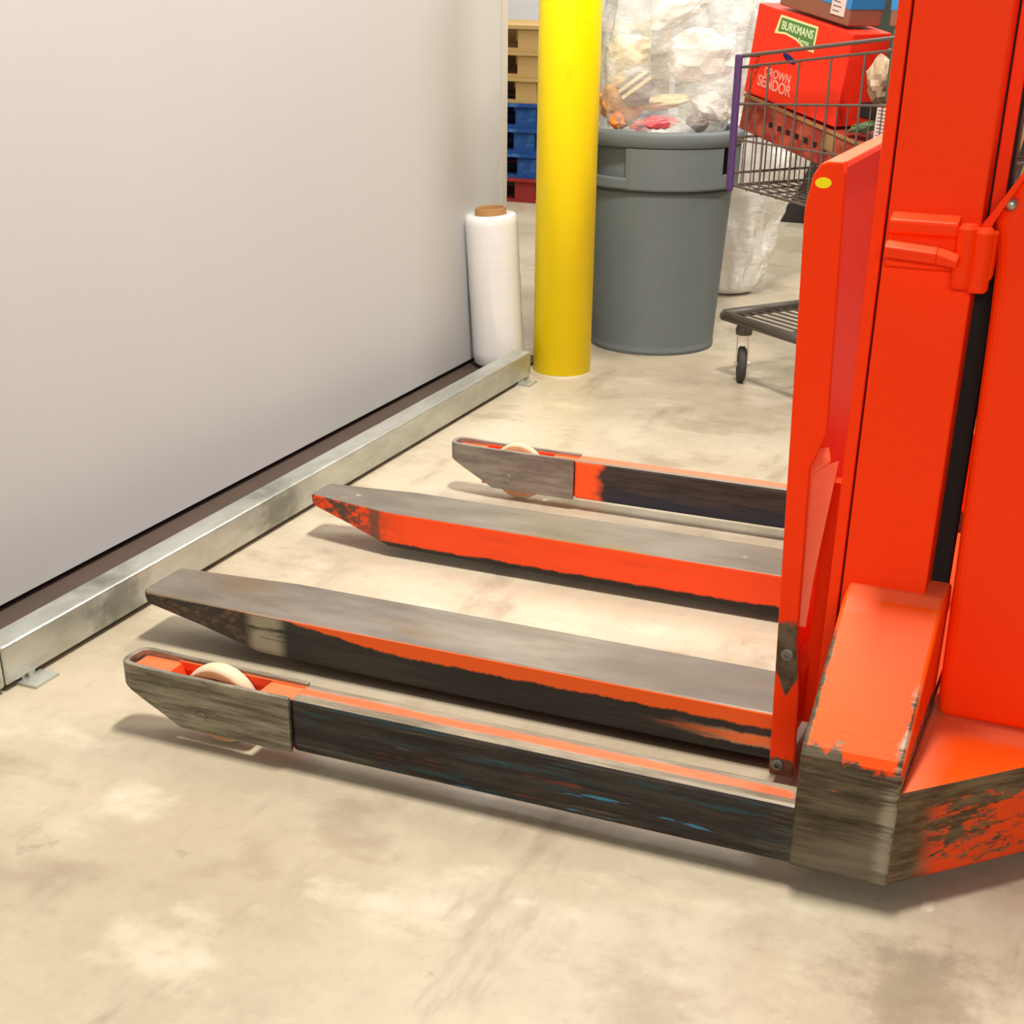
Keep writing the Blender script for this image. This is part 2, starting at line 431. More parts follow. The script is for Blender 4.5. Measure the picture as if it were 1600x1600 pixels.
def f_bag(name, milky, tint):
    m = bpy.data.materials.new(name)
    m.use_nodes = True
    t = m.node_tree
    n = NT(m)
    out = [q for q in t.nodes if q.type == 'OUTPUT_MATERIAL'][0]
    b = t.nodes['Principled BSDF']
    b.inputs['Base Color'].default_value = (*tint, 1)
    b.inputs['Roughness'].default_value = .22
    bp = t.nodes.new('ShaderNodeBump')
    bp.inputs['Strength'].default_value = .6
    bp.inputs['Distance'].default_value = .02
    ns = n.add(n.noise((9, 9, 22), 5, .65), n.mul(n.noise((30, 30, 40), 3, .6), .3))
    t.links.new(ns, bp.inputs['Height'])
    t.links.new(bp.outputs[0], b.inputs['Normal'])
    tr = t.nodes.new('ShaderNodeBsdfTransparent')
    mx = t.nodes.new('ShaderNodeMixShader')
    lw = t.nodes.new('ShaderNodeLayerWeight')
    lw.inputs[0].default_value = .35
    fac = n.m('MINIMUM', n.add(n.add(n.mul(lw.outputs['Facing'], .35), milky), n.mul(n.step(n.noise((6, 6, 14), 4, .6, (3, 3, 3)), .45, .7), .25)), .96)
    t.links.new(fac, mx.inputs[0])
    t.links.new(tr.outputs[0], mx.inputs[1])
    t.links.new(b.outputs[0], mx.inputs[2])
    t.links.new(mx.outputs[0], out.inputs[0])
    MATS[name] = m
f_bag('clear_plastic', .27, (.81, .82, .79))
f_bag('milky_plastic', .62, (.92, .90, .86))

# ---------------------------------------------------------------- mesh helpers
def link(o, parent=None):
    COL.objects.link(o)
    if parent is not None:
        o.parent = parent
    return o

def tag(o, label=None, cat=None, group=None, kind=None):
    if label: o['label'] = label
    if cat: o['category'] = cat
    if group: o['group'] = group
    if kind: o['kind'] = kind
    return o

def thing(name, label, cat, loc=(0, 0, 0), rotz=0, group=None, mtx=None):
    o = bpy.data.objects.new(name, None)
    o.empty_display_size = .1
    if mtx is not None:
        o.matrix_world = mtx
    else:
        o.matrix_world = Matrix.Translation(loc) @ Matrix.Rotation(rotz, 4, 'Z')
    COL.objects.link(o)
    return tag(o, label, cat, group)

def world_of(o):
    m = o.matrix_basis.copy()
    while o.parent:
        o = o.parent
        m = o.matrix_basis @ m
    return m

def build(name, bm, m, parent=None, world=False, smooth=False, bevel=0, seg=2):
    """link a bmesh as one object; world=True: verts are in world space and become parent-local"""
    if world and parent is not None:
        bm.transform(world_of(parent).inverted())
    bmesh.ops.recalc_face_normals(bm, faces=bm.faces)
    me = bpy.data.meshes.new(name)
    bm.to_mesh(me)
    bm.free()
    if smooth:
        for p in me.polygons: p.use_smooth = True
    for mm in (m if isinstance(m, (list, tuple)) else [m]):
        me.materials.append(MATS[mm])
    o = bpy.data.objects.new(name, me)
    link(o, parent)
    if bevel:
        b = o.modifiers.new('bevel', 'BEVEL')
        b.width = bevel
        b.segments = seg
        b.limit_method = 'ANGLE'
        b.angle_limit = math.radians(35)
    return o

def BM(): return bmesh.new()

def box(bm, x0, x1, y0, y1, z0, z1, mtx=None):
    vs = [bm.verts.new((x, y, z)) for x in (x0, x1) for y in (y0, y1) for z in (z0, z1)]
    if mtx is not None:
        for v in vs: v.co = mtx @ v.co
    for f in ((0, 1, 3, 2), (4, 6, 7, 5), (0, 4, 5, 1), (2, 3, 7, 6), (0, 2, 6, 4), (1, 5, 7, 3)):
        bm.faces.new([vs[i] for i in f])
    return bm

def prism(bm, pts, axis, a, b):
    """extrude a 2D polygon along axis from a to b; pts are the other two coordinates in xyz order"""
    def P(p, t):
        if axis == 'x': return (t, p[0], p[1])
        if axis == 'y': return (p[0], t, p[1])
        return (p[0], p[1], t)
    A = [bm.verts.new(P(p, a)) for p in pts]
    B = [bm.verts.new(P(p, b)) for p in pts]
    n = len(pts)
    bm.faces.new(A)
    bm.faces.new(B[::-1])
    for i in range(n):
        bm.faces.new((A[i], B[i], B[(i + 1) % n], A[(i + 1) % n]))
    return bm

def lathe(bm, prof, seg=48, a0=0, a1=2 * PI, c=(0, 0, 0), close=True):
    full = abs(a1 - a0 - 2 * PI) < 1e-6
    n = seg if full else seg + 1
    rings = []
    for r, z in prof:
        rings.append([bm.verts.new((c[0] + r * math.cos(a0 + (a1 - a0) * i / seg), c[1] + r * math.sin(a0 + (a1 - a0) * i / seg), c[2] + z)) for i in range(n)])
    for k in range(len(prof) - 1):
        for i in range(seg):
            j = (i + 1) % n
            bm.faces.new((rings[k][i], rings[k][j], rings[k + 1][j], rings[k + 1][i]))
    if close and full:
        bm.faces.new(rings[0][::-1])
        bm.faces.new(rings[-1])
    return rings

def tube(bm, p, q, r, seg=8):
    p, q = Vector(p), Vector(q)
    d = (q - p).normalized()
    a = d.orthogonal().normalized()
    b = d.cross(a)
    A = [bm.verts.new(p + (a * math.cos(2 * PI * i / seg) + b * math.sin(2 * PI * i / seg)) * r) for i in range(seg)]
    B = [bm.verts.new(q + (a * math.cos(2 * PI * i / seg) + b * math.sin(2 * PI * i / seg)) * r) for i in range(seg)]
    bm.faces.new(A[::-1])
    bm.faces.new(B)
    for i in range(seg):
        bm.faces.new((A[i], A[(i + 1) % seg], B[(i + 1) % seg], B[i]))
    return bm

def text(name, s, size, mtx, m, parent, sx=1.0):
    cu = bpy.data.curves.new(name, 'FONT')
    cu.body = s
    cu.size = size
    cu.align_x = 'CENTER'
    cu.align_y = 'CENTER'
    cu.extrude = .0003
    cu.offset = size * (.03 if 'print' in name else .02)
    cu.materials.append(MATS[m])
    tmp = bpy.data.objects.new(name, cu)
    COL.objects.link(tmp)
    bpy.context.view_layer.update()
    me = bpy.data.meshes.new_from_object(tmp.evaluated_get(bpy.context.evaluated_depsgraph_get()))
    bpy.data.objects.remove(tmp)
    me.name = name
    me.transform(mtx @ Matrix.Diagonal((sx, 1, 1, 1)))
    me.materials.clear()
    me.materials.append(MATS[m])
    return link(bpy.data.objects.new(name, me), parent)

# ---------------------------------------------------------------- setting
tag(build('floor', box(BM(), -6, 5, -3, 12, -.1, 0), 'concrete'), kind='structure')
wl = tag(build('wall_left', box(BM(), -2.30, -2.19, -2.5, 5.03, .026, 3.4), 'white_panel'), kind='structure')
build('edge_trim', box(BM(), -2.30, -2.187, 5.034, 5.085, .026, 3.4), 'trim_metal', wl)
tag(build('wall_back', box(BM(), -6, 5, 10.6, 10.7, 0, 4), 'back_paint'), kind='structure')
tag(build('trim_1', box(BM(), -2.29, -1.992, -2.5, 4.99, .0, .009), 'seal_dark'), kind='structure')
tag(build('baseboard_left', box(BM(), -2.27, -2.215, -2.5, 5.03, .009, .027), 'seal_dark'), kind='structure')

# ---------------------------------------------------------------- guard rail on the floor
rail = thing('guard_rail', 'galvanised square steel tube lying along the white wall', 'rail', (-1.957, 3.0, 0))
def rail_piece(y0, y1):
    bm = BM()
    box(bm, -1.990, -1.923, y0, y1, .012, .0965)
    return build('tube_section', bm, 'galvanised', rail, world=True, bevel=.006, seg=3)
rail_piece(1.962, 4.700)
rail_piece(-.5, 1.958)
for yy in (2.03, 3.3, 4.62):
    bm = BM()
    box(bm, -1.985, -1.880, yy - .035, yy + .035, 0, .006)
    box(bm, -1.926, -1.921, yy - .006, yy + .006, .004, .014)
    box(bm, -1.985, -1.927, yy - .02, yy + .02, .005, .0125)
    build('floor_bracket', bm, 'galvanised', rail, world=True)

# ---------------------------------------------------------------- bollard
bo = thing('bollard', 'thick yellow steel bollard post at the end of the rail', 'bollard', (-1.862, 4.848, 0))
bm = BM()
prof = [(.104, .0), (.104, 1.45)] + [(.104 * math.cos(a), 1.45 + .07 * math.sin(a)) for a in (.3, .6, .9, 1.2, 1.45)]
lathe(bm, prof, 64)
build('post', bm, 'bollard_yellow', bo, smooth=True)
bm = BM()
lathe(bm, [(.118, 0), (.116, .003), (.104, .006)], 48)
build('grout_ring', bm, 'concrete', bo)

# ---------------------------------------------------------------- stretch film roll
fr = thing('stretch_film_roll', 'white roll of clear stretch film leaning upright against the wall by the yellow post', 'film roll',
           mtx=Matrix.Translation((-2.083, 4.788, .0145)) @ Matrix.Rotation(-.050, 4, 'Y') @ Matrix.Rotation(.045, 4, 'X'))
bm = BM()
lathe(bm, [(.040, .014), (.086, .010), (.093, .02), (.0945, .06), (.0935, .25), (.0945, .28), (.0935, .34), (.094, .50), (.091, .523), (.080, .532), (.058, .530), (.040, .528)], 64, close=False)
build('film', bm, 'film', fr, smooth=True)
bm = BM()
lathe(bm, [(.045, .0), (.054, 0), (.055, .012), (.055, .549), (.053, .552), (.048, .552), (.046, .548), (.045, .005)], 48, close=False)
build('cardboard_core', bm, 'cardboard_core', fr, smooth=True)

# ---------------------------------------------------------------- pallet stacker
st = thing('pallet_stacker', 'orange walk-behind straddle stacker with worn forks and floor legs', 'forklift', (RX, RY, 0))
def part(name, bm, m, parent=None, **k):
    return build(name, bm, m, parent or st, world=True, **k)

ZT, ZB = .139, .033
def leg(y0, y1, dx, beam_mat, tip_mat, xr):
    xn = -1.247 + dx
    lg = part('base_leg', box(BM(), xn, xr, y0 + .006, y1 - .004, ZB, ZT), beam_mat, bevel=.008)
    # U shaped tip band
    t = .011
    cy = (y0 + y1) / 2
    hw = (y1 - y0) / 2
    R_ = .9 * hw
    xs = [xn - .0, xn - .06, xn - .12, xn - .18, xn - .2375, xn - .28]
    xt = -1.613 + dx
    def outline(off):
        pts = [(x, y0 + off) for x in xs]
        xc = xt + .045
        for i in range(0, 13):
            a = PI / 2 + PI * i / 12
            ca, sa = math.cos(a), math.sin(a)
            ex = .55
            px = xc + (abs(ca) ** ex) * (-1 if ca < 0 else 1) * (.045 - off)
            py = cy - (abs(sa) ** ex) * (1 if sa > 0 else -1) * (hw - off)
            pts.append((min(px, xc), py))
        pts += [(x, y1 - off) for x in reversed(xs)]
        return pts
    def zb(x):
        x = x - dx
        if x > -1.484: return ZB - .002
        return ZB - .002 + (-1.484 - x) / (1.613 - 1.484) * .070
    O, I = outline(0), outline(t)
    bm = BM()
    n = len(O)
    rows = []
    for k in range(n):
        zt = ZT + .002 + max(0, (-1.50 + dx - O[k][0])) * .03
        rows.append([bm.verts.new((O[k][0], O[k][1], zt)), bm.verts.new((I[k][0], I[k][1], zt)), bm.verts.new((I[k][0], I[k][1], zb(O[k][0]))), bm.verts.new((O[k][0], O[k][1], zb(O[k][0])))])
    for k in range(n - 1):
        for j in range(4):
            bm.faces.new((rows[k][j], rows[k + 1][j], rows[k + 1][(j + 1) % 4], rows[k][(j + 1) % 4]))
    bm.faces.new(rows[0])
    bm.faces.new(rows[-1][::-1])
    part('tip_plate', bm, tip_mat, lg, bevel=.002)
    # orange lining between the two tip plates
    bm = BM()
    yi0, yi1 = y0 + t + .001, y1 - t - .001
    prism(bm, [(xt + .018, ZT - .008), (-1.515 + dx, ZT - .008), (-1.490 + dx, .078), (-1.505 + dx, .078), (xt + .018, .112)], 'y', yi0, yi1)
    box(bm, -1.52 + dx, -1.24 + dx, yi1 - .004, yi1, ZB + .004, ZT - .004)
    box(bm, -1.52 + dx, -1.24 + dx, yi0, yi0 + .003, ZB + .004, ZT - .004)
    prism(bm, [(-1.318 + dx, ZT - .006), (xn + .004, ZT - .006), (xn + .004, ZB + .01), (-1.33 + dx, ZB + .01)], 'y', yi0, yi1)
    part('wheel_housing', bm, 'housing_orange', lg)
    # load wheel
    wx = -1.418 + dx
    bm = BM()
    hwid = (yi1 - yi0) / 2 - .010
    prof = [(.034, -hwid), (.054, -hwid + .001), (.071, -hwid), (.0765, -hwid + .006), (.078, 0), (.0765, hwid - .006), (.071, hwid), (.054, hwid - .001), (.034, hwid)]
    lathe(bm, prof, 40)
    bm.transform(Matrix.Translation((wx, cy + .004, .078)) @ Matrix.Rotation(PI / 2, 4, 'X'))
    part('load_wheel', bm, 'wheel_tread', lg, smooth=True)
    bm = BM()
    lathe(bm, [(.02, -hwid - .003), (.053, -hwid - .0025), (.057, -hwid + .002), (.057, hwid - .002), (.053, hwid + .0025), (.02, hwid + .003)], 32)
    bm.transform(Matrix.Translation((wx, cy + .004, .078)) @ Matrix.Rotation(PI / 2, 4, 'X'))
    part('wheel_hub', bm, 'wheel_hub', lg)
    bm = BM()
    lathe(bm, [(.010, -.0025), (.0125, -.001), (.0125, .006)], 24)
    bm.transform(Matrix.Translation((-1.438 + dx, y0, .064)) @ Matrix.Rotation(-PI / 2, 4, 'X'))
    part('axle_pin', bm, tip_mat, lg)
    return lg
leg(1.928, 2.008, 0.0, 'leg_scuffed', 'tip_steel', -.20)
leg(3.445, 3.512, -.036, 'far_leg_scuffed', 'tip_steel_clean', -.20)

# forks
def fork(y0n, y0t, y1, y1t, xt, xtap, m):
    """y0 near edge (heel, tip), y1 far edge (heel, tip); tapered in plan and from below"""
    bm = BM()
    st_ = [(-.44, y0n, y1, .095, .001), (-.75, y0n, y1, .095, .001), (-1.1, y0n, y1, .0955, .001), (xtap, y0n, y1 - .004, .097, .008),
           ((xtap + xt) / 2, (y0n + y0t) / 2, (y1 + y1t) / 2 - .002, .099, .043), (xt + .012, y0t, y1t + .004, .101, .070), (xt, y0t + .008, y1t - .006, .098, .080)]
    st_ = [(a, b, c, d + .019, e + .019) for a, b, c, d, e in st_]
    rows = []
    for x, a, b, zt, zb in st_:
        rows.append([bm.verts.new((x, a, zt)), bm.verts.new((x, b, zt)), bm.verts.new((x, b, zb)), bm.verts.new((x, a, zb))])
    for k in range(len(rows) - 1):
        for j in range(4):
            bm.faces.new((rows[k][j], rows[k + 1][j], rows[k + 1][(j + 1) % 4], rows[k][(j + 1) % 4]))
    bm.faces.new(rows[0])
    bm.faces.new(rows[-1][::-1])
    return part('fork', bm, m, bevel=.004)
fork(2.279, 2.281, 2.458, 2.416, -1.819, -1.535, 'near_fork_worn')
fork(2.936, 2.969, 3.106, 3.060, -1.812, -1.575, 'far_fork_worn')

# knee block over the near leg and its mirror
def knee(mir):
    pts = [(1.928, .034), (1.928, .238), (1.936, .252), (2.135, .397), (2.160, .412), (2.190, .420), (2.27, .420), (2.27, .034)]
    if mir: pts = [(5.44 - a, b) for a, b in pts]
    return part('knee_block', prism(BM(), pts, 'x', -.334, -.178), 'knee_worn', bevel=.007, seg=3)
knee(False)
knee(True)

# chassis with chamfered corners
bm = BM()
cp = [(-.181, 1.929), (.10, 2.200), (.62, 2.200), (.62, 3.24), (.10, 3.24), (-.181, 3.511), (-.31, 3.511), (-.31, 1.95)]
cp = [(-.1795, 1.931), (.098, 2.206), (.62, 2.206), (.62, 3.234), (.098, 3.234), (-.1795, 3.509)]
prism(bm, cp, 'z', .034, .202)
part('chassis', bm, 'chassis_worn', bevel=.006)
part('chassis_beam', box(BM(), -.325, -.185, 2.271, 3.169, .06, .19), 'orange_paint')

# power unit cover
bm = BM()
yc0, yc1 = 2.213, 3.227
prism(bm, [(-.168, .2025), (-.183, .86), (-.186, .925), (-.196, .990), (-.186, 1.022), (-.176, 1.044), (-.166, 1.058), (.46, 1.060), (.50, 1.03), (.50, .2025)], 'y', yc0, yc1)
cov = part('power_unit_cover', bm, 'orange_paint', bevel=.022, seg=4)
bm = BM()
lathe(bm, [(.009, 0), (.009, .004), (.006, .008), (.002, .0095)], 20)
bm.transform(Matrix.Translation((-.1765, yc0 - .0005, 1.016)) @ Matrix.Rotation(PI / 2, 4, 'X'))
part('cover_bolt', bm, 'bolt_steel', cov, smooth=True)
bm = BM()
prism(bm, [(-.214, .985), (-.205, .998), (-.166, 1.062), (-.160, 1.058), (-.196, .990), (-.20, .975)], 'y', 2.203, 2.225)
part('cover_rim', bm, 'orange_paint', cov, bevel=.002)

# near mast: outer channel, inner channel strip, rear flange
ms = part('mast_channel', box(BM(), -.3445, -.2125, 2.2005, 2.275, .20, 2.05), 'orange_paint', bevel=.003)
part('inner_mast_channel', box(BM(), -.3665, -.3485, 2.2045, 2.290, .07, 2.02), 'orange_paint', ms, bevel=.002)
part('mast_groove', box(BM(), -.350, -.343, 2.222, 2.28, .2, 2.02), 'black_gap', ms)
part('rear_flange', box(BM(), -.2095, -.191, 2.262, 2.30, .96, 2.05), 'orange_paint', ms, bevel=.002)
part('mast_gap', box(BM(), -.215, -.186, 2.268, 2.31, .202, 2.04), 'black_gap', ms)
ms2 = part('mast_channel', box(BM(), -.37, -.312, 3.10, 3.24, .20, 2.05), 'orange_paint', bevel=.003)
part('mast_crossbar', box(BM(), -.36, -.312, 2.276, 3.099, 1.85, 1.95), 'orange_paint')
bm = BM()
lathe(bm, [(.028, 0), (.028, 1.72)], 24)
bm.transform(Matrix.Translation((-.26, 2.72, .19)))
part('lift_cylinder', bm, 'chrome', smooth=True)

# stop bracket between mast and cover
br = part('stop_bracket', prism(BM(), [(2.2005, .920), (2.181, .924), (2.181, .969), (2.172, .972), (2.172, .990), (2.2005, .999)], 'x', -.338, -.240), 'orange_paint', bevel=.004)
bm = BM()
for (xa, xb, za, zb_, zc, zd) in ((-.336, -.262, .941, .962, .937, .957), (-.262, -.232, .937, .957, .933, .949)):
    vs = []
    for x, zl, zh in ((xa, za, zb_), (xb, zc, zd)):
        for y_, z_ in ((2.182, zl), (2.150, zl), (2.150, zh - .006), (2.162, zh), (2.182, zh)):
            vs.append(bm.verts.new((x, y_, z_)))
    for i in range(5):
        bm.faces.new((vs[i], vs[(i + 1) % 5], vs[5 + (i + 1) % 5], vs[5 + i]))
    bm.faces.new(vs[:5])
    bm.faces.new(vs[5:][::-1])
part('stop_bar', bm, 'orange_paint', br, bevel=.002)
for (xx, z0_, z1_, r_) in ((-.226, .902, .990, .015), (-.203, .898, .986, .015)):
    bm = BM()
    lathe(bm, [(r_ - .003, 0), (r_, .004), (r_, z1_ - z0_ - .006), (r_ - .005, z1_ - z0_)], 20)
    bm.transform(Matrix.Translation((xx, 2.180, z0_)))
    part('stop_lug', bm, 'orange_paint', br, smooth=False)
part('lug_web', box(BM(), -.235, -.186, 2.176, 2.214, .915, .980), 'orange_paint', br, bevel=.003)

# load carriage
def sh(x, z): return x + (1.02 - z) * .036
bm = BM()
pr = [(-.468, .99), (-.463, 1.018), (-.458, 1.040), (-.448, 1.056), (-.436, 1.060), (-.415, 1.060), (-.411, 1.045), (-.410, .660), (-.433, .600), (-.434, .30), (-.424, .20), (-.424, .036), (-.468, .036)]
prism(bm, [(sh(a, b), b) for a, b in pr], 'y', 2.2, 2.212)
cr = part('load_carriage', bm, 'carriage_paint', bevel=.003)
bm = BM()
pr2 = [(-.468, .99), (-.463, 1.018), (-.458, 1.040), (-.448, 1.056), (-.436, 1.060), (-.413, 1.060), (-.411, 1.05), (-.436, 1.050), (-.450, 1.036), (-.456, .99), (-.456, .04), (-.468, .04)]
prism(bm, [(sh(a, b), b) for a, b in pr2], 'y', 2.212, 3.24)
part('backrest_plate', bm, 'orange_paint', cr, bevel=.002)
bm = BM()
lathe(bm, [(.012, 0), (.012, .0012)], 28)
bm.transform(Matrix.Translation((-.4425, 2.1995, 1.030)) @ Matrix.Rotation(PI / 2, 4, 'X') @ Matrix.Diagonal((1.0, .62, 1, 1)))
so = part('round_sticker', bm, 'yellow_sticker', cr)
so['label'] = 'small yellow oval sticker'
for (bx, bz) in ((-.4215, .272), (-.4185, .058)):
    bm = BM()
    lathe(bm, [(.011, -.002), (.011, .002), (.0085, .0035), (.0045, .004), (.0045, .001)], 20, close=True)
    bm.transform(Matrix.Translation((bx, 2.1995, bz)) @ Matrix.Rotation(PI / 2, 4, 'X'))
    part('carriage_bolt', bm, 'bolt_grey', cr)
# slanted gusset behind the end flange
bm = BM()
def quadp(bm, pts, th):
    A = [bm.verts.new(p) for p in pts]
    n = (Vector(pts[1]) - Vector(pts[0])).cross(Vector(pts[2]) - Vector(pts[0])).normalized() * th
    B = [bm.verts.new(Vector(p) + n) for p in pts]
    k = len(pts)
    bm.faces.new(A)
    bm.faces.new(B[::-1])
    for i in range(k):
        bm.faces.new((A[i], B[i], B[(i + 1) % k], A[(i + 1) % k]))
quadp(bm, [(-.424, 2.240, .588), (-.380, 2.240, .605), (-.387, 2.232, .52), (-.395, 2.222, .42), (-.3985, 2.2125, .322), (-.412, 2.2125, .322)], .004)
part('gusset', bm, 'lit_orange', cr)
bm = BM()
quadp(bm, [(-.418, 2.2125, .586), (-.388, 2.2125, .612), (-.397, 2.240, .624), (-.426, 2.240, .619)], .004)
part('flange_step', bm, 'lit_orange', cr)
part('carriage_bar', box(BM(), -.448, -.40, 2.26, 3.2, .12, .22), 'orange_paint', cr)
part('carriage_roller_plate', box(BM(), -.405, -.37, 2.30, 2.33, .10, .55), 'orange_paint', cr)

# ---------------------------------------------------------------- grey bin
CX_, CY_ = -1.712, 5.437
can = thing('trash_can', 'big round grey plastic trash can behind the yellow post, overfull', 'trash can', (CX_, CY_, 0))
bm = BM()
lathe(bm, [(.02, .012), (.215, .012), (.222, .0), (.238, .0), (.242, .012), (.240, .03), (.272, .585), (.258, .600), (.256, .76), (.250, .76), (.226, .03), (.02, .03)], 72, close=False)
build('body', bm, 'grey_plastic', can, smooth=False)
bm = BM()
lathe(bm, [(.268, .745), (.290, .742), (.300, .748), (.302, .785), (.296, .796), (.280, .798), (.266, .790), (.262, .76)], 72, close=False)
build('rim', bm, 'grey_plastic', can, smooth=True)
toward = math.atan2(-.954, .3)
def band(a0, a1, pr):
    bm = BM()
    r = lathe(bm, pr + [pr[0]], 26, toward + a0, toward + a1)
    return bm
D = math.radians
full_pr = [(.252, .600), (.288, .598), (.292, .606), (.296, .742), (.252, .742)]
for a0, a1 in ((-24, 50), (66, 104), (156, 204), (256, 288)):
    build('skirt', band(D(a0), D(a1), full_pr), 'grey_plastic', can, bevel=.003)
bar_pr = [(.254, .602), (.291, .600), (.296, .607), (.297, .636), (.291, .642), (.283, .640), (.280, .612), (.254, .612)]
for a0, a1 in ((-72, -24), (104, 156)):
    hd = build('handle', band(D(a0), D(a1), bar_pr), 'grey_plastic', can, bevel=.002)
    for a in (a0, a1):
        build('handle_post', band(D(a) - .012, D(a) + .012, [(.252, .602), (.294, .602), (.298, .742), (.252, .742)]), 'grey_plastic', hd)
build('handle_slot', band(D(50), D(66), [(.252, .64), (.262, .64), (.262, .735), (.252, .735)]), 'dark_slot', can)
build('handle_lip', band(D(50), D(66), [(.252, .600), (.288, .598), (.292, .606), (.293, .645), (.252, .645)]), 'grey_plastic', can)

# ---------------------------------------------------------------- bags
def bag_mesh(prof, seg=96, fold=.05, seed=0, squash=(1, 1), lean=(0, 0)):
    """a lumpy bag: lathe profile (r, z), pushed about by noise and folds"""
    bm = BM()
    n = len(prof)
    fine = []
    for k in range(n - 1):
        for j in range(8):
            t = j / 8
            fine.append((prof[k][0] * (1 - t) + prof[k + 1][0] * t, prof[k][1] * (1 - t) + prof[k + 1][1] * t))
    fine.append(prof[-1])
    # smooth the profile
    for _ in range(6):
        fine = [fine[0]] + [((fine[i - 1][0] + fine[i][0] * 2 + fine[i + 1][0]) / 4, (fine[i - 1][1] + fine[i][1] * 2 + fine[i + 1][1]) / 4) for i in range(1, len(fine) - 1)] + [fine[-1]]
    lathe(bm, fine, seg)
    sv = Vector((seed * 3.1, seed * 1.7, seed))
    for v in bm.verts:
        p = v.co.copy()
        a = math.atan2(p.y, p.x)
        q = Vector((math.cos(a) * 1.2, math.sin(a) * 1.2, p.z * 2.2)) + sv
        lump = mnoise.fractal(q * 1.3, 1.0, 2.0, 3)
        rid = 1 - abs(mnoise.noise(Vector((q.x * 2.6 + q.z * 1.4, q.y * 2.6, q.z * 2.0))))
        rid2 = 1 - abs(mnoise.noise(Vector((q.x * 6.0 + q.z * 3.2, q.y * 6.0 + q.z, q.z * 3.0)) + sv))
        r = math.hypot(p.x, p.y)
        amt = min(1, r / .12) * min(1, max(0, p.z - prof[0][1]) / .06 + .15)
        d = (lump * 1.2 + (rid - .8) * .9 + (rid2 - .8) * .45) * fold * amt
        v.co = Vector((p.x * squash[0] * (1 + d / max(r, .05)), p.y * squash[1] * (1 + d / max(r, .05)), p.z + d * .3))
        hh = max(0, p.z - prof[0][1])
        v.co.x += lean[0] * hh
        v.co.y += lean[1] * hh
    return bm

bg = tag(build('trash_bag', bag_mesh([(.05, 0), (.235, .01), (.250, .03), (.275, .12), (.295, .25), (.30, .38), (.26, .52), (.14, .62), (.03, .66)], fold=.045, seed=2, lean=(.10, .10)), 'clear_plastic', smooth=True),
         'clear plastic bag of rubbish bulging out of the grey trash can', 'trash bag')
bg.location = (CX_, CY_, .772)
bg2 = tag(build('film_bag', bag_mesh([(.04, 0), (.11, .0), (.15, .05), (.20, .25), (.25, .50), (.29, .75), (.33, 1.05), (.33, 1.4), (.2, 1.6), (.03, 1.64)], fold=.045, seed=5, lean=(.06, 0)), 'milky_plastic', smooth=True),
          'tall milky plastic bag of film standing on the floor behind the trash can', 'trash bag')
bg2.location = (-1.72, 6.55, .004)

def crumple(name, label, cat, m, loc, size, seed, rot=(0, 0, 0), sharp=.5, group=None):
    bm = BM()
    bmesh.ops.create_icosphere(bm, subdivisions=3, radius=1)
    for v in bm.verts:
        p = v.co * 1.6 + Vector((seed * 2.3, seed, -seed))
        d = mnoise.cell(p * 1.3) * .18 * sharp + (abs(mnoise.noise(p)) - .25) * sharp + mnoise.noise(p * 2.7) * .2 * sharp
        v.co = v.co * (1 + d)
        v.co = Vector((v.co.x * size[0], v.co.y * size[1], v.co.z * size[2]))
    o = tag(build(name, bm, m), label, cat, group)
    o.location = loc
    o.rotation_euler = rot
    return o
def cpt(px_t, px_s, z):
    """point in the can's heap: t to the right, s away from the viewer"""
    r = Vector((.954, .3, 0))
    a = Vector((-.3, .954, 0))
    p = Vector((CX_, CY_, 0)) + r * px_t + a * px_s
    return (p.x, p.y, z)
G = 'rubbish in the clear bag on the trash can'
crumple('paper_bag', 'crumpled orange-brown paper bag at the left rim of the trash can', 'paper bag', 'brown_paper', cpt(-.150, -.12, .880), (.085, .055, .080), 1, group=G)
crumple('snack_packet', 'bright orange snack packet low at the left in the trash bag', 'packet', 'orange_pack', cpt(-.165, -.175, .825), (.030, .025, .028), 2, group=G)
crumple('pink_packet', 'flat pink wrapper lying on the front rim of the trash can', 'wrapper', 'pink_pack', cpt(-.03, -.19, .818), (.085, .03, .024), 3, (0, -.15, .3), group=G)
crumple('cream_carton', 'cream paper scrap above the pink wrapper in the trash bag', 'paper scrap', 'cream_paper', cpt(.0, -.12, .885), (.09, .05, .026), 4, (0, -.2, .25), group=G)
crumple('paper_scrap', 'largest white paper sheet crumpled at the right of the trash bag', 'paper scrap', 'white_paper', cpt(.13, -.07, 1.035), (.12, .09, .095), 5, group=G)
crumple('paper_scrap', 'white paper wad low at the right rim of the trash can', 'paper scrap', 'white_paper', cpt(.17, -.09, .87), (.075, .065, .045), 6, (.2, .3, 0), group=G)
crumple('paper_scrap', 'white paper strip high at the back of the trash bag', 'paper scrap', 'white_paper', cpt(.03, .08, 1.18), (.12, .07, .05), 8, (.2, -.4, 0), group=G)
crumple('grey_sack', 'beige plastic sack at the front right rim of the trash can', 'plastic sack', 'mauve_pack', cpt(.125, -.16, .825), (.04, .035, .03), 7, group=G)
crumple('tan_wrapper', 'tan paper wrapper high at the left of the trash bag', 'wrapper', 'cream_paper', cpt(-.14, .03, 1.04), (.085, .07, .06), 9, (0, -.4, 0), group=G)
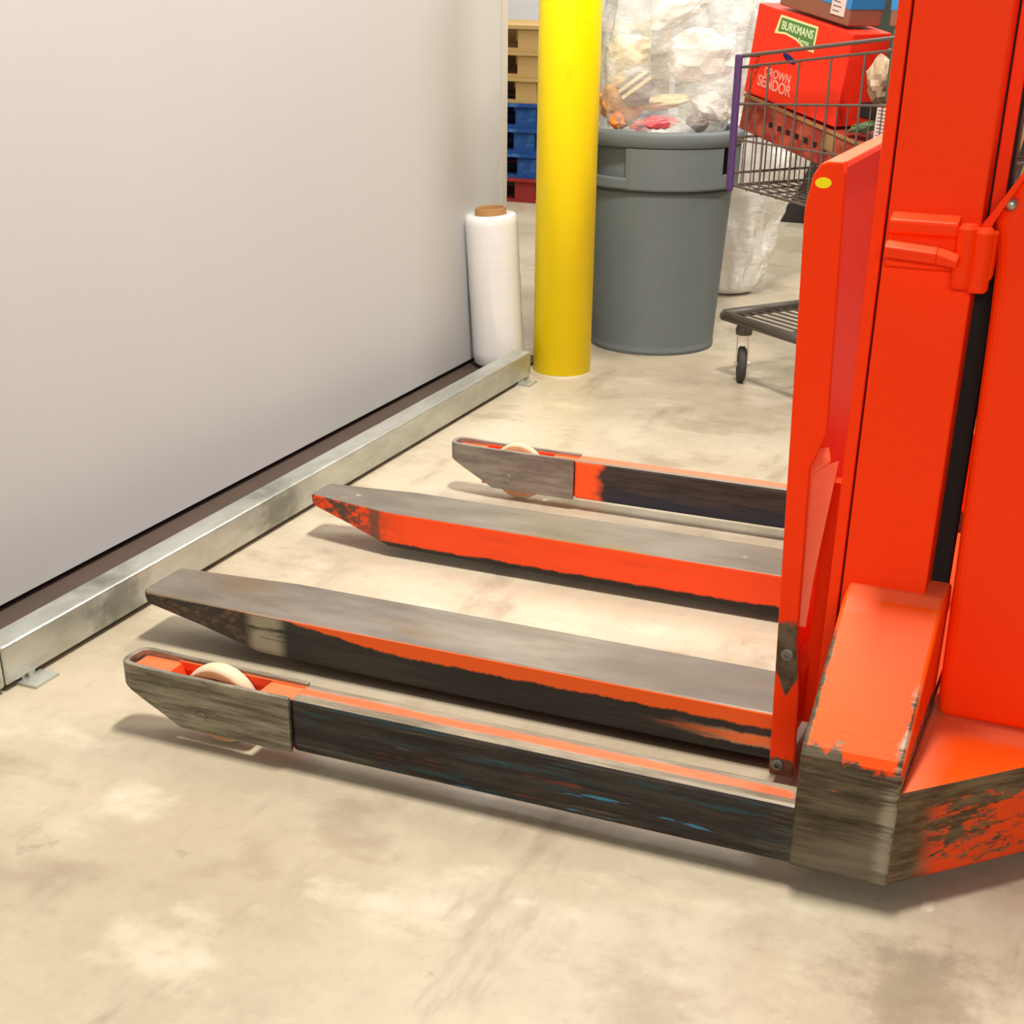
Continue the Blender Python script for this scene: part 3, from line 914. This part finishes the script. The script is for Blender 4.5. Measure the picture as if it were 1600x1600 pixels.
# dark foil packet with pale stripes, tilted
pk = thing('foil_packet', 'dark mauve foil packet with two pale stripes tilted inside the trash bag', 'packet',
           mtx=Matrix.Translation(cpt(-.095, -.222, .935)) @ Matrix.Rotation(math.atan2(.3, .954), 4, 'Z') @ Matrix.Rotation(-.62, 4, 'Y') @ Matrix.Rotation(-.12, 4, 'X'), group=G)
bm = BM()
prism(bm, [(-.062, .05), (.062, .05), (.062, -.02), (.0, -.065), (-.062, -.03)], 'y', -.012, .012)
build('pouch', bm, 'mauve_pack', pk, bevel=.006)
build('stripe', box(BM(), -.060, .060, -.0135, -.0122, .022, .034), 'cream_paper', pk)
build('stripe', box(BM(), -.060, .060, -.0135, -.0122, -.002, .010), 'cream_paper', pk)

G2 = 'film and paper inside the tall milky bag'
for i, (x, y_, z, r_) in enumerate(((-1.71, 6.55, .20, .09), (-1.69, 6.55, .46, .12), (-1.68, 6.55, .74, .13), (-1.66, 6.55, 1.04, .15), (-1.64, 6.55, 1.34, .15))):
    crumple('film_wad', ['lowest white film wad in the tall milky bag', 'white film wad second from the bottom of the milky bag', 'white film wad in the middle of the milky bag', 'white film wad second from the top of the milky bag', 'topmost white film wad in the tall milky bag'][i], 'film wad', 'white_paper', (x, y_, z), (r_, r_, r_ * .8), 20 + i, group=G2)

# ---------------------------------------------------------------- shopping cart
CE1 = Vector((.806, -.592, 0))
CE2 = Vector((.592, .806, 0))
CM = Matrix(((CE1.x, CE2.x, 0, -1.31), (CE1.y, CE2.y, 0, 4.975), (0, 0, 1, 0), (0, 0, 0, 1)))   # local x: nose to handle, y: across to the far side
ct = thing('shopping_cart', 'grey wire shopping cart with purple corner posts, heaped with cartons', 'shopping cart', mtx=CM)
L_, W_ = .84, .50
def zrim(t): return 1.062 + t * .118
def ztop2(t): return 1.029 + t * .118
def z3(t): return .917 + t * .066
def z4(t): return .808
def zbot(t): return .664 - t * .05
def wires(name, segs, r=.0028):
    bm = BM()
    for p, q, *rr in segs:
        tube(bm, p, q, rr[0] if rr else r, 6)
    return build(name, bm, 'cart_wire', ct)
def side(s, name):
    seg = []
    for zf, r in ((zrim, .0062), (ztop2, .0042), (z3, .0038), (z4, .0035), (zbot, .0050)):
        seg.append(((0, s, zf(0)), (L_, s, zf(L_)), r))
    k = 0
    t = .045
    while t < L_ - .01:
        thick = (k % 3 == 2)
        seg.append(((t, s, zbot(t)), (t, s, ztop2(t) if thick else z3(t)), .0036 if thick else .0022))
        t += .048
        k += 1
    return wires(name, seg)
side(0, 'side_basket')
side(W_, 'side_basket')
seg = []
for z in (1.062, 1.029, .917, .815, .703, .664):
    seg.append(((0, 0, z), (0, W_, z), .0042))
for k in range(1, 11):
    seg.append(((0, W_ * k / 11, .664), (0, W_ * k / 11, 1.029), .0026))
wires('nose_basket', seg)
seg = []
for z in (1.174, .98, .80, zbot(L_)):
    seg.append(((L_, 0, z), (L_, W_, z), .004))
for k in range(1, 11):
    seg.append(((L_, W_ * k / 11, zbot(L_)), (L_, W_ * k / 11, 1.174), .0026))
wires('rear_gate', seg)
seg = []
for k in range(0, 13):
    y_ = W_ * k / 12
    seg.append(((0, y_, zbot(0)), (L_, y_, zbot(L_)), .0028))
for k in range(0, 12):
    t = L_ * k / 11
    seg.append(((t, 0, zbot(t) - .004), (t, W_, zbot(t) - .004), .0034))
wires('basket_floor', seg)
for s in (0, W_):
    bm = BM()
    d = -.008 if s == 0 else .008
    box(bm, -.017, .011, s - .008 + d, s + .008 + d, .645, 1.068)
    o = build('corner_post', bm, 'purple_plastic', ct, bevel=.006)
    o['label'] = 'purple plastic corner post'
# lower frame: tray tubes, rear uprights, handle
bm = BM()
ZTRAY = .225
tr = [((-.005, .015, ZTRAY), (.81, -.01, ZTRAY)), ((-.005, W_ - .015, ZTRAY), (.81, W_ + .01, ZTRAY)), ((-.005, .015, ZTRAY + .005), (-.005, W_ - .015, ZTRAY + .005)), ((.81, -.01, ZTRAY), (.81, W_ + .01, ZTRAY))]
for p, q in tr:
    tube(bm, p, q, .0175, 12)
for p in ((-.005, .015, ZTRAY), (-.005, W_ - .015, ZTRAY), (.81, -.01, ZTRAY), (.81, W_ + .01, ZTRAY)):
    bmesh.ops.create_uvsphere(bm, u_segments=12, v_segments=8, radius=.0185, matrix=Matrix.Translation(p))
build('lower_frame', bm, 'cart_tube', ct, smooth=True)
for s in (-.012, W_ + .012):
    bm = BM()
    tube(bm, (.81, s, ZTRAY), (.73, s, zbot(.73)), .0125, 10)
    tube(bm, (.73, s, zbot(.73)), (.86, s, 1.19), .0125, 10)
    build('upright_tube', bm, 'cart_tube', ct)
bm = BM()
tube(bm, (.885, -.02, 1.21), (.885, W_ + .02, 1.21), .015, 12)
build('handle', bm, 'purple_plastic', ct)
bm = BM()
for k in range(1, 12):
    y_ = W_ * k / 12
    tube(bm, (.0, y_, ZTRAY + .002), (.81, y_, ZTRAY + .002), .0035, 6)
for t in (.3, .6):
    tube(bm, (t, 0, ZTRAY - .006), (t, W_, ZTRAY - .006), .006, 8)
build('tray_wires', bm, 'cart_wire', ct)
for (cx_, cy_) in ((.060, .055), (.060, W_ - .055), (.76, -.01), (.76, W_ + .01)):
    bm = BM()
    turn = Matrix.Translation((cx_, cy_, 0)) @ Matrix.Rotation(-.60, 4, 'Z') @ Matrix.Translation((-cx_, -cy_, 0))
    box(bm, cx_ - .012, cx_ + .012, cy_ - .021, cy_ - .017, .055, .168)
    box(bm, cx_ - .012, cx_ + .012, cy_ + .017, cy_ + .021, .055, .168)
    box(bm, cx_ - .016, cx_ + .016, cy_ - .021, cy_ + .021, .164, .170)
    tube(bm, (cx_, cy_ - .027, .062), (cx_, cy_ + .027, .062), .008, 10)
    bm.transform(turn)
    fk = build('caster_fork', bm, 'chrome', ct)
    bm = BM()
    lathe(bm, [(.01, -.014), (.055, -.014), (.062, -.008), (.062, .008), (.055, .014), (.01, .014)], 32)
    bm.transform(turn @ Matrix.Translation((cx_, cy_, .0625)) @ Matrix.Rotation(PI / 2, 4, 'X'))
    build('caster_wheel', bm, 'caster_rubber', fk)
    bm = BM()
    lathe(bm, [(.028, .168), (.030, .185), (.022, .212)], 20, c=(cx_, cy_, 0))
    build('caster_stem', bm, 'cart_tube', fk)

# ---- cart load, placed in the cart's frame with a roll about its cross axis
def crate(name, label, cat, t, s, z, lw, ld, lh, roll, m, yaw=0, bevel=.004, group='cartons heaped in the shopping cart'):
    M_ = CM @ Matrix.Translation((t, s, z)) @ Matrix.Rotation(yaw, 4, 'Z') @ Matrix.Rotation(math.radians(roll), 4, 'Y')
    o = thing(name, label, cat, mtx=M_, group=group)
    b = build('carton_body', box(BM(), -lw / 2, lw / 2, -ld / 2, ld / 2, -lh / 2, lh / 2), m, o, bevel=bevel)
    return o
FACE = Matrix.Rotation(PI / 2, 4, 'X')      # text facing local -y
rb = crate('red_carton', 'large bright red carton with green label, tilted in the shopping cart', 'box', .182, .155, 1.047, .462, .16, .272, 9.3, 'red_carton')
fy = -.0805
bm = BM()
lp = [(-.112, .123), (.072, .123), (.072, .048), (.030, .048), (-.02, .066), (-.075, .072), (-.128, .066)]
prism(bm, [(a, b) for a, b in lp], 'y', fy - .0006, fy + .002)
build('label_border', bm, 'label_cream', rb)
bm = BM()
prism(bm, [(-.105, .117), (.065, .117), (.065, .054), (.034, .054), (-.02, .073), (-.075, .079), (-.113, .074)], 'y', fy - .0012, fy + .002)
build('green_label', bm, 'label_green', rb)
text('label_lettering', 'BURKMANS', .034, Matrix.Translation((-.02, fy - .0018, .095)) @ FACE, 'print_cream', rb, .88)
text('label_lettering', 'farms', .022, Matrix.Translation((.018, fy - .0018, .068)) @ FACE, 'print_cream', rb, 1.1)
text('carton_print', 'CROWN', .036, Matrix.Translation((-.075, fy - .0012, -.053)) @ FACE, 'print_pink', rb, .95)
text('carton_print', 'SENDOR', .046, Matrix.Translation((-.083, fy - .0012, -.086)) @ FACE, 'print_pink', rb, .95)
bm = BM()
bmesh.ops.create_icosphere(bm, subdivisions=2, radius=1)
bm.transform(Matrix.Translation((-.035, fy, .008)) @ Matrix.Rotation(.25, 4, 'Y') @ Matrix.Diagonal((.036, .002, .011, 1)))
build('navy_mark', bm, 'navy_mark', rb)

lb = crate('dark_red_carton', 'long dark red berry carton under the bright red one in the cart', 'box', .235, .225, .835, .62, .30, .115, 10.2, 'red_carton_dark')
fy2 = -.1505
build('pale_tag', box(BM(), .105, .165, fy2 - .001, fy2 + .002, -.005, .042), 'kraft_carton', lb)
for k in range(7):
    build('hand_slot', box(BM(), -.16 + k * .045, -.14 + k * .045, fy2 - .0006, fy2 + .002, -.012, .004), 'black_tray', lb)
build('lid_edge', box(BM(), -.312, .312, fy2 - .003, fy2 + .003, .047, .055), 'kraft_carton', lb)

sb = crate('support_carton', 'dark red carton lying flat on the cart floor under the others', 'box', .50, .24, .682, .36, .34, .062, 2.5, 'red_carton_dark')
rc = crate('open_red_carton', 'dark red carton with a white paper sheet beside the mast', 'box', .705, .22, .842, .25, .32, .215, 2.0, 'red_carton_dark')
pp = build('paper_sheet', box(BM(), -.120, .012, -.1625, -.1605, .015, .103), 'label_white', rc)
for k in range(8):
    build('printed_line', box(BM(), -.113, -.035 + .02 * (k % 3), -.1632, -.1624, .095 - k * .010, .0975 - k * .010), 'label_ink', pp)
tb = crate('green_carton', 'dull green carton standing upright at the right in the cart', 'box', .705, .24, 1.0585, .25, .30, .20, 1.0, 'green_carton')
bk = crate('black_tray', 'black produce tray between the red carton and green carton', 'tray', .502, .22, .925, .13, .19, .045, 4, 'black_tray')
crumple('kraft_bag', 'crumpled kraft paper bag standing on the black tray in the cart', 'paper bag', 'kraft_paper', (CM @ Vector((.505, .14, 1.02))), (.045, .05, .065), 31, group='loose items in the shopping cart')
crumple('leafy_scrap', 'green leafy scrap under the black tray in the cart', 'vegetable leaf', 'leaf_green', (CM @ Vector((.50, .10, .885))), (.06, .03, .016), 33, (0, -.2, -.6), group='loose items in the shopping cart')
ob = crate('grey_carton', 'olive grey carton behind the kraft bag in the cart', 'box', .535, .39, 1.04, .085, .12, .25, 0, 'olive_grey')

def banded(name, label, t, s, z, lw, ld, lh, roll, yaw=0):
    o = crate(name, label, 'box', t, s, z, lw, ld, lh, roll, 'brown_carton', yaw)
    bm = BM()
    box(bm, -lw / 2 - .001, lw / 2 + .001, -ld / 2 - .001, ld / 2 + .001, -.028, .002)
    build('blue_band', bm, 'blue_tape', o, bevel=.001)
    return o
b1 = banded('brown_carton', 'brown carton with blue band and white label on top of the red carton', .237, .155, 1.262, .330, .135, .150, 9.3)
lbm = build('shipping_label', box(BM(), .080, .142, -.0700, -.0680, -.053, .012), 'label_white', b1)
for k in range(4):
    build('printed_line', box(BM(), .088, .126 - .008 * (k % 2), -.0706, -.0699, -.004 - k * .013, -.001 - k * .013), 'label_ink', lbm)
b2 = banded('brown_carton', 'brown blue-banded carton half hidden by the mast, resting on the green carton', .66, .29, 1.236, .34, .26, .145, 1.0, yaw=.35)

# ---------------------------------------------------------------- pallet stack behind
PX, PYY = -3.62, 8.70
def pallet(m, k, z0, dx, label):
    o = thing('pallet', label, 'pallet', (PX + dx, PYY, z0), 0, 'pallets stacked behind the yellow post')
    Wd, Dp, Hh = 1.2, 1.0, .143
    for i in range(7):
        y_ = .05 + i * (Dp - .1) / 6
        build('deck_board', box(BM(), -Wd / 2, Wd / 2, y_ - .066, y_ + .066, Hh - .020, Hh), m, o)
    for i in range(3):
        y_ = .05 + i * (Dp - .1) / 2
        build('bottom_board', box(BM(), -Wd / 2, Wd / 2, y_ - .05, y_ + .05, 0, .018), m, o)
    for x in (-.53, .0, .53):
        for y_ in (.05, .5, .95):
            build('block', box(BM(), x - .068, x + .068, y_ - .05, y_ + .05, .018, Hh - .020), m, o)
    return o
names = ['dark red pallet at the very bottom of the stack behind the post', 'lowest blue pallet, standing on the dark red one', 'blue pallet second from the bottom of the blue three',
         'topmost blue pallet, under the bare wooden pallets', 'lowest bare wooden pallet, standing on the blue ones', 'middle bare wooden pallet of the three', 'topmost bare wooden pallet of the stack']
zz = 0.0
for k, nm in enumerate(names):
    m = ['pallet_red', 'pallet_blue', 'pallet_blue', 'pallet_blue', 'pallet_wood', 'pallet_wood', 'pallet_wood'][k]
    pallet(m, k, zz, [.0, .015, -.01, .0, .0, .01, .012][k], nm)
    zz += .1445

# ---------------------------------------------------------------- far things behind the cart
fb = thing('waste_container', 'dark green steel waste container in the background behind the cart', 'container', (-.75, 9.2, 0))
bm = BM()
box(bm, -1.28, 1.4, -.5, .5, .24, 1.7)
build('container_body', bm, 'dark_green_steel', fb, bevel=.012)
for k in range(9):
    x = -1.2 + k * .3
    build('side_rib', box(BM(), x - .025, x + .025, -.525, -.5, .26, 1.66), 'dark_green_steel', fb)
build('base_skid', box(BM(), -1.36, 1.4, -.50, .5, 0, .235), 'dark_base', fb)
bp_ = thing('blue_crate', 'small blue crate on the floor in front of the waste container', 'crate', (-1.72, 8.58, 0))
bm = BM()
box(bm, -.07, .2, -.09, .09, 0, .16)
box(bm, -.08, .21, -.10, .10, .15, .175)
build('crate_body', bm, 'pallet_blue', bp_, bevel=.005)

kx = thing('carton_stack_pallet', 'wooden pallet under kraft cartons, seen right of the mast', 'pallet', (-.15, 7.3, 0))
for i in range(6):
    build('deck_board', box(BM(), -.5, .5, -.45 + i * .16, -.33 + i * .16, .12, .14), 'pallet_wood', kx)
for x in (-.45, 0, .45):
    build('stringer', box(BM(), x - .04, x + .04, -.45, .47, 0, .12), 'pallet_wood', kx)
for k, (z, lab) in enumerate(((.1405, 'lower kraft carton on the pallet seen right of the mast'), (.50, 'upper kraft carton seen right of the mast'))):
    o = thing('kraft_carton', lab, 'box', (-.15, 7.3, z), 0, 'kraft cartons on the far pallet')
    build('carton_body', box(BM(), -.48, .48, -.43, .45, 0, .355), 'kraft_carton', o, bevel=.004)
    build('tape_strip', box(BM(), -.481, .481, -.02, .03, .33, .356), 'brown_carton', o)
